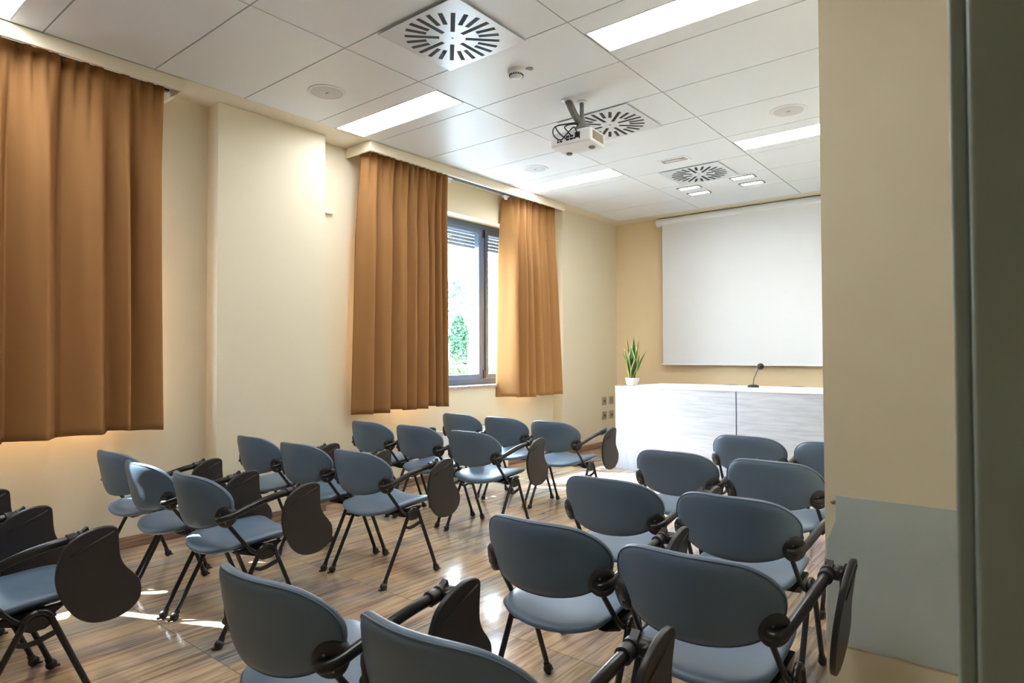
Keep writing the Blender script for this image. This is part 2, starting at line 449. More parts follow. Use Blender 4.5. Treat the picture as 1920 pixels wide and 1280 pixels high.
# ------------------------------------------------------------------ curtains
def curtain(name, label, group, ya, yb, folds, zt, zb, xc=-4.47, amp=.05, curl=None, seed=1, flare=(0, 0)):
    """folds: list of fold widths; each fold is a leaning bulge; pinch pleats at the heading."""
    rnd = random.Random(seed)
    tot = sum(folds); edges = [0]
    for f_ in folds: edges.append(edges[-1]+f_/tot)
    ns = len(folds)*22; nz = 46
    lean = [rnd.uniform(-.28, .28) for _ in folds]; am = [rnd.uniform(.7, 1.15) for _ in folds]; drift = [rnd.uniform(-.25, .25) for _ in range(len(folds)+1)]
    hem = [rnd.uniform(-.012, .012) for _ in folds]
    bm = bmesh.new(); grid = []
    L_ = yb-ya
    for i in range(ns+1):
        u = i/ns; k = 0
        while k < len(folds)-1 and u > edges[k+1]: k += 1
        t_ = (u-edges[k])/(edges[k+1]-edges[k]); t_ = min(max(t_, 0), 1)
        col = []
        for j in range(nz+1):
            w = j/nz                              # 0 top .. 1 bottom
            z = zt+(zb-zt)*w
            # cloth fold, sharper valley than crest
            tt = min(max(t_+lean[k]*t_*(1-t_)*1.2, 0), 1)
            bulge = (tt/.78)**1.15 if tt < .78 else (1-((tt-.78)/.22))**.8
            bulge = bulge*.75+.25*sin(pi*tt)
            low = amp*am[k]*(bulge-.5)*(.3+.7*min(1, w*3))
            pin = .045*abs(sin(pi*(u*round(L_/.075))))*max(0, 1-w*4)**1.3
            sm = .006*sin(2*pi*(t_*2+k*.7))*sin(pi*min(1, w*1.3))
            # the valleys wander a little with height
            yy = ya+L_*u + L_/len(folds)*.33*drift[k]*sin(pi*w*.9)*sin(pi*t_) + (flare[0]*(1-u)+flare[1]*u)*w
            # overlap: crest side leans over the next valley
            yy += L_/len(folds)*.05*sin(2*pi*t_)*min(1, w*3)
            x = xc+low+pin+sm
            if curl and u < curl[0]:
                c_ = (1-u/curl[0]); x -= curl[1]*c_**1.4; yy -= curl[2]*c_*w
            zz = z
            if j == nz: zz += hem[k]*0 
            zz += (hem[k]+.006*sin(pi*t_))*w
            col.append(bm.verts.new((x, yy, zz)))
        grid.append(col)
    for i in range(ns):
        for j in range(nz):
            bm.faces.new((grid[i][j], grid[i+1][j], grid[i+1][j+1], grid[i][j+1]))
    o = obj(name, bm, M_curt, None, smooth=True)
    md = o.modifiers.new('thick', 'SOLIDIFY'); md.thickness = .0025; md.offset = 0
    tag(o, label, 'curtain', group)
    # heading tape: a darker gathered band
    bm = bmesh.new()
    for i in range(ns):
        a, c = grid_xy(i, ns, ya, yb, xc), grid_xy(i+1, ns, ya, yb, xc)
        q = [bm.verts.new((a[0]-.008, a[1], zt-.004)), bm.verts.new((c[0]-.008, c[1], zt-.004)), bm.verts.new((c[0]-.008, c[1], zt-.05)), bm.verts.new((a[0]-.008, a[1], zt-.05))]
        bm.faces.new(q)
    hp = obj('heading_tape', bm, M_curt, o)
    return o
def grid_xy(i, ns, ya, yb, xc): return (xc-.03, ya+(yb-ya)*i/ns)
curtain('curtain', 'brown curtain panel at the back end of the fully covered window', 'brown curtains', -.9, .76, [1, 1.2, .8, 1, .9, 1.1, 1], 3.085, .80, seed=3, amp=.12)
curtain('curtain', 'broad brown curtain ending beside the projecting wall pier', 'brown curtains', .80, 1.825, [1.5, 2.2, 2.1, 1.1, 1.7], 3.085, .80, seed=8, amp=.18, flare=(0, .03))
curtain('curtain', 'brown curtain hanging between the wall pier and the open window', 'brown curtains', 3.475, 4.50, [1.4, 1.7, 1.5, 1.0, 1.2, .8, .6, .8], 3.085, .775, seed=5, amp=.15, flare=(-.06, .02))
curtain('curtain', 'narrow brown curtain beyond the glass, its edge catching the sun', 'brown curtains', 5.56, 6.365, [.9, .7, .9, 1.0, 1.1, 1.3], 3.085, .80, seed=11, amp=.15, curl=(.16, .14, .06), flare=(0, .19))
# white runner ends on the rail
for y, lab in ((4.585, 'small white curtain glider at the end of the curtain beside the wall pier'), (5.505, 'small white curtain glider at the top of the sunlit curtain edge')):
    bm = bmesh.new(); box(bm, -.03, .02, -.035, .035, 0, .012); box(bm, -.02, .0, -.012, .03, -.03, 0)
    o = obj('curtain_glider', bm, M_white, None, bevel=.003); o.location = (-4.51, y, 3.076); tag(o, lab, 'curtain glider', 'curtain gliders')

# ------------------------------------------------------------------ ceiling fittings
def lamp(xa, xb, yc, label, ml=None):
    ml = ml or M_lamp
    r = empty('ceiling_light', ((xa+xb)/2, yc, CEIL)); tag(r, label, 'ceiling light', 'long recessed ceiling lights')
    w = (xb-xa)/2-.012; d = .138
    bm = bmesh.new()
    box(bm, -w, w, -d, -d+.006, -.001, .06); box(bm, -w, w, d-.006, d, -.001, .06)
    box(bm, -w, -w+.006, -d+.006, d-.006, -.001, .06); box(bm, w-.006, w, -d+.006, d-.006, -.001, .06)
    box(bm, -w+.006, w-.006, -.048, -.044, -.004, .06)
    obj('housing', bm, M_white_metal, r)
    obj('diffuser', B(-w+.006, w-.006, -d+.006, -.048, .008, .02), ml, r)
    obj('diffuser', B(-w+.006, w-.006, -.044, d-.006, .008, .02), ml, r)
names_l = {(0, 0): 'long ceiling light over the fully drawn curtain, ahead of the wall pier',
           (0, 1): 'long ceiling light beside the wall pier, above the middle chairs',
           (0, 2): 'long ceiling light above the window with its curtains drawn apart',
           (2, 0): 'long ceiling light above the rear seats on the doorway side',
           (2, 1): 'broadest lit ceiling strip, between the big swirl diffuser and the ochre wall end',
           (2, 2): 'long ceiling light past the round speaker on the doorway side'}
for (xi, ya), (xa, xb, yc) in lamp_y.items():
    lamp(xa, xb, yc, names_l[(xi, min(range(3), key=lambda k: abs(lamp_rows[k]-ya)))])

lamp(-.35, .85, 1.15, 'added unseen fill light in the doorway area above the camera', M_hall_fill)  # this and the next two: added unseen lamps brightening wall end and door
lamp(-.35, .85, .45, 'added unseen fill light in the doorway area between two others, behind the door leaf', M_hall_fill)
lamp(-.35, .85, -.3, 'added unseen fill light in the doorway area behind the camera', M_hall_fill)
def diffuser(y, label, drop):
    r = empty('ceiling_air_diffuser', (-2.525, y, CEIL-drop)); tag(r, label, 'air vent', 'square swirl air diffusers')
    q = .307
    obj('diffuser_plate', B(-q, q, -.3+.004, .3-.004, -.004, 0), M_diff, r, bevel=.001)
    obj('plenum', B(-q+.03, q-.03, -.27, .27, .0005, drop-.0005), M_dark, r)
    bm = bmesh.new()
    for k in range(24):
        a = 2*pi*k/24 + radians(7.5*0)
        ri = .075 if k % 3 == 0 else .155
        ro = .272; w = .0125
        M = Matrix.Rotation(a, 4, 'Z')
        box(bm, ri, ro, -w, w, -.0052, -.0035, M)
    obj('swirl_slots', bm, M_dark, r)
    bm = bmesh.new(); lathe(bm, [(0, -.007), (.006, -.007), (.008, -.004)]); obj('centre_screw', bm, M_screw, r)
diffuser(DIFF[0], 'large-looking square swirl air diffuser with shiny plate beside the smoke detector', .012)
diffuser(DIFF[1], 'square swirl air diffuser partly hidden behind the hanging projector', .006)
diffuser(DIFF[2], 'small-looking swirl air diffuser near the projection screen and twin spotlights', .006)

def speaker(x, y, label):
    r = empty('ceiling_speaker', (x, y, CEIL)); tag(r, label, 'ceiling speaker', 'round ceiling speakers')
    bm = bmesh.new(); lathe(bm, [(.105, -.002), (.108, -.006), (.127, -.004), (.13, 0), (.105, 0)], seg=48); obj('rim', bm, M_ceil, r, smooth=True)
    bm = bmesh.new(); lathe(bm, [(0, -.007), (.09, -.0065), (.105, -.004)], seg=48); obj('grille', bm, M_spk, r, smooth=True)
    obj('badge', B(-.014, .014, -.004, .004, -.009, -.0065), M_grey, r)
speaker(-3.755, 2.606, 'round ceiling speaker above the wall pier, near the shiny diffuser')
speaker(-3.72, 5.0, 'round ceiling speaker above the curtained window, between tile joints')
speaker(-1.338, 5.015, 'round ceiling speaker on the doorway side of the projector')

r = empty('smoke_detector', (-2.517, 3.182, CEIL)); tag(r, 'round white smoke detector on the ceiling beside the shiny diffuser', 'smoke detector')
bm = bmesh.new(); lathe(bm, [(.055, 0), (.055, -.022), (.047, -.028), (.047, -.001)], seg=32); obj('base', bm, M_white, r, smooth=False)
bm = bmesh.new(); lathe(bm, [(.047, -.027), (.044, -.036), (.034, -.048), (.03, -.052), (0, -.053)], seg=32); obj('cover', bm, M_white, r, smooth=True)
bm = bmesh.new()
for k in range(20): box(bm, .041, .0475, -.004, .004, -.040, -.031, Matrix.Rotation(2*pi*k/20, 4, 'Z'))
obj('smoke_inlet', bm, M_dark, r)
r = empty('ceiling_indicator_lamp', (-2.434, 3.215, CEIL)); tag(r, 'tiny round chrome indicator on the ceiling next to the smoke detector', 'indicator lamp')
bm = bmesh.new(); lathe(bm, [(0, -.010), (.006, -.010), (.010, -.006), (.024, -.004), (.026, 0)], seg=24); obj('rim', bm, M_screw, r, smooth=True)

# emergency light
r = empty('emergency_light', (-2.53, 5.615, CEIL)); tag(r, 'small unlit rectangular emergency light in the ceiling near the third diffuser', 'emergency light')
bm = bmesh.new(); a, d, q = .145, .073, .024
box(bm, -a, a, -d, -d+q, -.006, 0); box(bm, -a, a, d-q, d, -.006, 0); box(bm, -a, -a+q, -d+q, d-q, -.006, 0); box(bm, a-q, a, -d+q, d-q, -.006, 0)
obj('frame', bm, M_white, r, bevel=.002)
obj('lens', B(-a+q, a-q, -d+q, d-q, -.002, .0), mat('grey_lens', srgb(168, 160, 158), .2), r)
bm = bmesh.new(); tube(bm, [(-.09, 0, -.004), (.09, 0, -.004)], .007); obj('tube_lamp', bm, M_white, r, smooth=True)

def spot(x, y, label):
    r = empty('spotlight', (x, y, CEIL)); tag(r, label, 'spotlight', 'small rectangular spotlights over the desk')
    bm = bmesh.new(); a, d, q = .127, .06, .017
    box(bm, -a, a, -d, -d+q, -.007, 0); box(bm, -a, a, d-q, d, -.007, 0); box(bm, -a, -a+q, -d+q, d-q, -.007, 0); box(bm, a-q, a, -d+q, d-q, -.007, 0)
    obj('frame', bm, M_grey, r, bevel=.002)
    obj('diffuser', B(-a+q, a-q, -d+q, d-q, -.003, 0), M_spotlamp, r)
spot(-2.83, 6.665, 'small rectangular spotlight, window-side pair, farther from the screen')
spot(-2.83, 6.945, 'small rectangular spotlight, window-side pair, closer to the screen')
spot(-2.225, 6.62, 'small rectangular spotlight, doorway-side pair, farther from the screen')
spot(-2.225, 6.91, 'small rectangular spotlight, doorway-side pair, closer to the screen')

# projector
r = empty('ceiling_projector', (-2.50, 3.885, 2.80), radians(4)); tag(r, 'white video projector hanging from the ceiling on grey tubes', 'projector')
bm = bmesh.new(); box(bm, -.165, .165, -.115, .115, 0, .098)
body = obj('body', bm, M_white, r, bevel=.012, bseg=3)
bm = bmesh.new()
for k in range(16): box(bm, .1652, .167, -.085+.0105*k, -.079+.0105*k, .018, .08)
obj('side_vent', bm, M_socket, body)
bm = bmesh.new()
for (x, z, w, h_) in ((-.10, .03, .008, .006), (-.075, .03, .01, .006), (-.02, .035, .012, .007), (.01, .035, .012, .007), (.035, .035, .008, .006), (-.02, .055, .014, .007), (.012, .055, .014, .007), (.06, .055, .02, .02), (-.10, .045, .005, .005), (.075, .03, .005, .005)):
    box(bm, x-w, x+w, -.1165, -.1152, z-h_, z+h_)
obj('port_sockets', bm, M_dark, body)
bm = bmesh.new(); lathe(bm, [(0, .012), (.03, .012), (.036, .006), (.038, -.01)], frame_to((-.06, .115, .05), (0, 1, 0)), 28); obj('lens', bm, M_dark, body, smooth=True)
for (x, y) in ((-.11, .07), (.10, .03)):
    bm = bmesh.new(); lathe(bm, [(0, -.012), (.02, -.012), (.024, -.006), (.024, .004)], Matrix.Translation((x, y, 0)), 20); obj('foot', bm, M_grey, body)
bm = bmesh.new(); tube(bm, [(.03, .0, .155), (-.005, -.045, .24), (-.03, -.09, .33)], .026, 20); obj('slanted_tube', bm, M_grey, r, smooth=True)
bm = bmesh.new(); tube(bm, [(.035, .0, .12), (.035, -.002, .33)], .0155, 18); obj('upright_tube', bm, M_grey, r, smooth=True)
bm = bmesh.new(); lathe(bm, [(0, -.01), (.045, -.008), (.05, 0), (0, 0)], Matrix.Translation((-.03, -.09, .331)), 28); lathe(bm, [(0, -.01), (.034, -.008), (.038, 0), (0, 0)], Matrix.Translation((.035, -.002, .331)), 28)
obj('ceiling_rose', bm, M_white, r, smooth=True)
bm = bmesh.new(); lathe(bm, [(.0, .1), (.028, .1), (.034, .07), (.05, .03), (.055, .0), (.055, -.004), (0, -.004)], Matrix.Translation((.03, 0, .1)), 24)
for s in (-1, 1):
    tube(bm, [(.03, 0, .115), (.03+s*.09, .05, .102)], .007, 8); tube(bm, [(.03, 0, .115), (.03+s*.08, -.06, .102)], .007, 8)
obj('ceiling_bracket', bm, M_grey, r)
for pts in ([(.03, -.02, .17), (-.06, -.09, .16), (-.11, -.15, .13), (-.11, -.16, .07), (-.06, -.15, .03), (-.01, -.15, .06), (.05, -.15, .10), (.06, -.125, .07), (.06, -.115, .055)],
            [(.02, -.02, .18), (-.05, -.08, .165), (-.10, -.14, .14), (-.075, -.155, .09), (-.04, -.14, .05), (-.02, -.12, .035)],
            [(.03, -.03, .16), (-.01, -.09, .15), (-.03, -.14, .12), (.0, -.15, .08), (.012, -.125, .055)]):
    bm = bmesh.new(); tube(bm, catmull(pts, 8), .0045, 8); obj('cable', bm, M_cable, r, smooth=True)

# ------------------------------------------------------------------ projection screen
r = empty('projection_screen', (-2.52, 7.90, 1.14)); tag(r, 'large white pull-down projection screen on the ochre wall behind the desk', 'projection screen')
hw = 1.22
obj('screen_fabric', B(-hw, hw, -.0015, .0015, .012, 1.90), M_screen, r)
bm = bmesh.new(); box(bm, -hw-.03, hw+.03, -.010, .010, 0, .022); obj('bottom_bar', bm, M_white, r, bevel=.005, bseg=3)
bm = bmesh.new(); tube(bm, [(-hw-.09, .04, 1.93), (hw+.09, .04, 1.93)], .055, 28); obj('roller_case', bm, M_white, r, smooth=False)
smooth_by_angle(r.children[-1])
bm = bmesh.new()
for s in (-1, 1): box(bm, s*(hw+.06)-.02, s*(hw+.06)+.02, .06, .109, 1.90, 1.97)
obj('wall_bracket', bm, M_white_metal, r)

# ------------------------------------------------------------------ conference desk
r = empty('conference_desk', (-2.2, 6.27, 0)); tag(r, 'long whitewashed conference desk in front of the projection screen', 'desk')
bm = bmesh.new(); box(bm, -1.083, -.002, 0, .022, .012, .915); obj('front_panel', bm, M_lamH, r, bevel=.001)
bm = bmesh.new(); box(bm, .010, 1.09, 0, .022, .012, .915); obj('front_panel', bm, M_lamH, r, bevel=.001)
obj('seam_strip', B(-.002, .010, .004, .02, .012, .915), M_alu, r)
obj('desk_top', B(-1.09, 1.10, -.008, .62, .916, .947), M_desktop, r, bevel=.002)
bm = bmesh.new(); box(bm, 1.06, 1.09, .023, .6, .012, .915); box(bm, -1.083, -1.06, .023, .6, .012, .915); box(bm, -.01, .01, .023, .55, .012, .915)
obj('side_panel', bm, M_lamV, r)
obj('plinth', B(-1.07, 1.07, .03, .58, 0, .012), M_alu, r)
r = empty('end_cabinet', (-3.435, 6.32, 0)); tag(r, 'whitewashed end cabinet with upright grain under the potted plant', 'cabinet')
bm = bmesh.new(); box(bm, -.147, .142, 0, .58, .0, .930); obj('body', bm, M_lamV, r, bevel=.001)
obj('cabinet_top', B(-.149, .143, -.003, .582, .9305, .934), M_socket, r)

# microphone
r = empty('gooseneck_microphone', (-2.12, 6.56, .947)); tag(r, 'black gooseneck microphone standing on the conference desk', 'microphone')
bm = bmesh.new(); lathe(bm, [(0, 0), (.055, 0), (.055, .012), (.045, .022), (.012, .028), (0, .028)], seg=28); obj('base', bm, M_plastic, r, smooth=False)
bm = bmesh.new(); tube(bm, catmull([(0, 0, .02), (.002, 0, .06), (.015, 0, .11), (.055, -.005, .19)], 8), .004, 10); obj('gooseneck', bm, M_steel, r, smooth=True)
bm = bmesh.new(); lathe(bm, [(0, -.034), (.018, -.03), (.03, -.014), (.033, 0), (.03, .016), (.018, .03), (0, .034)], frame_to((.075, -.01, .212), (.6, -.3, .7)), 24); obj('foam_windshield', bm, M_cable, r, smooth=True)

# snake plant
r = empty('potted_snake_plant', (-3.47, 6.52, .934)); tag(r, 'potted snake plant in a white pot on the end cabinet', 'potted plant')
bm = bmesh.new(); lathe(bm, [(0, 0), (.062, 0), (.068, .006), (.082, .075), (.083, .082), (.077, .082), (.070, .03), (0, .03)], seg=36); obj('pot', bm, M_pot, r, smooth=True)
bm = bmesh.new(); lathe(bm, [(0, .064), (.072, .064)], seg=24); obj('soil', bm, M_soil, r)
def leaf(bx_, by_, az, tilt, length, width, bend, twist):
    bm = bmesh.new(); uvl = bm.loops.layers.uv.new('UVMap')
    n = 14; m_ = 6; rows = []
    ca, sa = cos(az), sin(az)
    for i in range(n+1):
        t_ = i/n
        w = 1.75*width*(.55+.6*sin(pi*min(t_*1.05, 1)**.8)*.75)*(1-max(0, (t_-.72)/.28)**1.6)
        if i == n: w = .0008
        rad = sin(tilt)*length*t_ + bend*length*t_*t_
        z = .06+cos(tilt)*length*t_
        a2 = az+pi/2+twist*t_
        rows.append([])
        for j in range(m_+1):
            s_ = j/m_*2-1
            cup = (1-s_*s_)*w*.28
            x = bx_+ca*(rad-cup)+cos(a2)*w*s_; y = by_+sa*(rad-cup)+sin(a2)*w*s_
            rows[-1].append((bm.verts.new((x, y, z)), j/m_, t_))
    for i in range(n):
        for j in range(m_):
            q = (rows[i][j], rows[i][j+1], rows[i+1][j+1], rows[i+1][j])
            f_ = bm.faces.new([v[0] for v in q])
            for lp, v in zip(f_.loops, q): lp[uvl].uv = (v[1], v[2])
    o = obj('leaf', bm, M_leaf, r, smooth=True)
    md = o.modifiers.new('thick', 'SOLIDIFY'); md.thickness = .003; md.offset = 0
for a in ((-.02, 0, radians(175), .28, .36, .014, .05, .3), (-.012, .01, radians(170), .10, .50, .020, .06, .4), (-.02, -.02, radians(200), .16, .36, .018, .02, -.2),
          (.0, .02, radians(90), .04, .50, .017, .0, 1.3), (.0, -.01, radians(270), .03, .38, .026, .02, .1), (.015, .01, radians(20), .10, .46, .022, .02, -.3),
          (.02, -.01, radians(350), .10, .38, .024, .06, .2), (.025, -.015, radians(-10), .36, .36, .021, .14, .3), (.02, -.03, radians(-40), .30, .26, .024, .10, .2),
          (-.01, -.03, radians(240), .12, .30, .018, .02, .1), (-.03, .01, radians(178), .20, .24, .018, .10, .2), (.03, .02, radians(30), .14, .30, .022, .03, .2)):
    leaf(*a)

# ------------------------------------------------------------------ wall fittings
def socket(y, z, kind, label):
    r = empty('wall_socket', (PIL+.0005, y, z)); tag(r, label, 'wall socket', 'grey wall sockets beside the desk')
    obj('cover_plate', B(0, .009, -.058, .058, -.056, .056), M_socket, r, bevel=.003)
    obj('inner_module', B(.009, .011, -.036, .036, -.026, .026), mat('socket_module', srgb(140, 132, 116), .4), r)
    bm = bmesh.new()
    if kind == 0: lathe(bm, [(.013, .0), (.013, .003), (0, .003)], frame_to((.0105, 0, 0), (1, 0, 0)), 20)
    elif kind == 1:
        box(bm, .0105, .0125, -.034, .034, -.008, .008)
    else:
        for k in (-1, 1): box(bm, .0105, .013, k*.017-.010, k*.017+.010, -.012, .006)
    obj('socket_hole' if kind != 1 else 'rocker', bm, M_dark if kind != 1 else M_socket, r)
socket(7.64, .638, 0, 'grey wall socket with one dark hole, upper row, farther from the desk')
socket(7.835, .640, 1, 'grey blank-looking wall plate, upper row, touching the desk outline')
socket(7.64, .437, 0, 'grey wall socket with one dark hole, lower row, farther from the desk')
socket(7.835, .438, 2, 'grey wall plate with two dark jacks, lower row, beside the desk')
r = empty('wall_thermostat', (REC+.0005, 3.235, 2.535)); tag(r, 'small cream plate on the wall between the pier and the curtain', 'wall plate')
obj('cover', B(0, .02, -.05, .05, -.015, .03), M_trim, r, bevel=.003); obj('lip', B(0, .03, -.045, .06, -.02, -.0155), M_trim, r)

# radiator / fan coil under the window
r = empty('fan_coil_unit', (REC+.014, 5.0, 0)); tag(r, 'low white heating unit on the floor under the uncovered window', 'radiator')
bm = bmesh.new(); box(bm, 0, .16, -.52, .52, .03, .52); obj('casing', bm, M_white_metal, r, bevel=.01, bseg=3)
bm = bmesh.new()
for k in range(22): box(bm, .03, .13, -.46+.042*k, -.436+.042*k, .5195, .5215)
obj('top_grille', bm, M_grey, r)
obj('base', B(.005, .15, -.5, .5, 0, .03), M_grey, r)

# protective panel on the wall end
r = empty('wall_protection_panel', (-.30, 2.2598, .60)); tag(r, 'pale grey-green protective panel screwed low on the ochre wall end', 'wall panel')
bm = bmesh.new()
pts = [(-.143, .355), (-.2, .355), (-.2, .68), (-.19, .70), (-.172, .75), (-.172, .83), (.8, .83), (.8, .355)]
prism(bm, [Vector((x, -.0003, z-.60)) for x, z in pts], Vector((0, -.004, 0)))
obj('panel_sheet', bm, M_board, r)
bm = bmesh.new(); lathe(bm, [(0, .004), (.004, .004), (.0065, .002), (.0075, 0)], frame_to((-.18, -.0005, .207), (0, -1, 0)), 20); obj('screw', bm, M_screw, r, smooth=True)

# open door leaf beside the camera
r = empty('door_1', (-.041, .60, 0)); r['kind'] = 'structure'
bm = bmesh.new(); box(bm, .0125, .9, .0, .045, .01, 2.12); obj('door_leaf', bm, M_door, r, bevel=.004, bseg=3)
bm = bmesh.new(); box(bm, .0, .012, .012, .04, .01, 2.12); obj('door_rebate', bm, M_door, r, bevel=.003, bseg=3)

# ------------------------------------------------------------------ chairs
HX, HY, HZ = .197, -.178, .570
LX = .231

def shell_pad(outline, centre, surf, T, rings=(0, .35, .6, .78, .88, .94, .98, 1.0), power=7):
    """cushion from a closed outline in 2D; surf(u,v)->(point, normal)"""
    bm = bmesh.new(); n = len(outline)
    top, bot = [], []
    for ri, r_ in enumerate(rings):
        if r_ == 0:
            p, nn = surf(*centre); h_ = T
            top.append([bm.verts.new(p+nn*h_)]); bot.append([bm.verts.new(p-nn*h_)]); continue
        h_ = T*max(0, 1-r_**power)**.5
        a, c = [], []
        for (u, v) in outline:
            uu = centre[0]+(u-centre[0])*r_; vv = centre[1]+(v-centre[1])*r_
            p, nn = surf(uu, vv)
            a.append(bm.verts.new(p+nn*h_))
            c.append(a[-1] if r_ == 1.0 else bm.verts.new(p-nn*h_))
        top.append(a); bot.append(c)
    for S in (top, bot):
        for i in range(len(rings)-1):
            a, c = S[i], S[i+1]
            for k in range(n):
                k2 = (k+1) % n
                if len(a) == 1: bm.faces.new((a[0], c[k], c[k2]))
                else: bm.faces.new((a[k], a[k2], c[k2], c[k]))
    return bm

# backrest outline (x, z) and its curved surface
back_pts = [(0, .752), (.10, .750), (.165, .738), (.212, .708), (.238, .668), (.243, .625), (.230, .580), (.200, .545), (.150, .518), (.08, .502), (0, .497)]
back_pts = back_pts + [(-x, z) for x, z in back_pts[-2:0:-1]]
back_out = [(p.x, p.y) for p in catmull([(x, z, 0) for x, z in back_pts], 4, True)]
def back_surf(x, z):
    f = lambda x, z: -.232+1.35*x*x+.35*x**4/.06 - (z-.60)*.20
    y = f(x, z); e = .002
    dx = Vector((e, f(x+e, z)-y, 0)); dz = Vector((0, f(x, z+e)-y, e))
    return Vector((x, y, z)), dx.cross(dz).normalized()
seat_pts = [(0, .245), (.10, .243), (.165, .232), (.190, .195), (.198, .12), (.201, .0), (.202, -.09), (.185, -.155), (.125, -.192), (.06, -.205), (0, -.208)]
seat_pts = seat_pts + [(-x, y) for x, y in seat_pts[-2:0:-1]]
seat_out = [(p.x, p.y) for p in catmull([(x, y, 0) for x, y in seat_pts], 4, True)]
def seat_surf(x, y):
    def f(x, y):
        t_ = (y+.21)/.455
        return .398+.010*t_+(x/.22)**2*(.020+.022*t_) + .010*cos(pi*(t_*2-1))*0 - .10*max(0, y-.13)**2/.02*.6*.15 - .012*max(0, .25-t_)*4*(1-(x/.22)**2)
    z = f(x, y); e = .002
    dx = Vector((e, 0, f(x+e, y)-z)); dy = Vector((0, e, f(x, y+e)-z))
    return Vector((x, y, z)), dx.cross(dy).normalized()

tab_yz = [(.045, .531), (.050, .585), (.066, .633), (.105, .665), (.155, .683), (.200, .684), (.226, .672), (.233, .645), (.238, .60), (.248, .553), (.268, .517), (.296, .485), (.318, .452), (.326, .409), (.316, .372), (.28, .342), (.225, .330), (.165, .340), (.118, .372), (.083, .42), (.057, .475)]

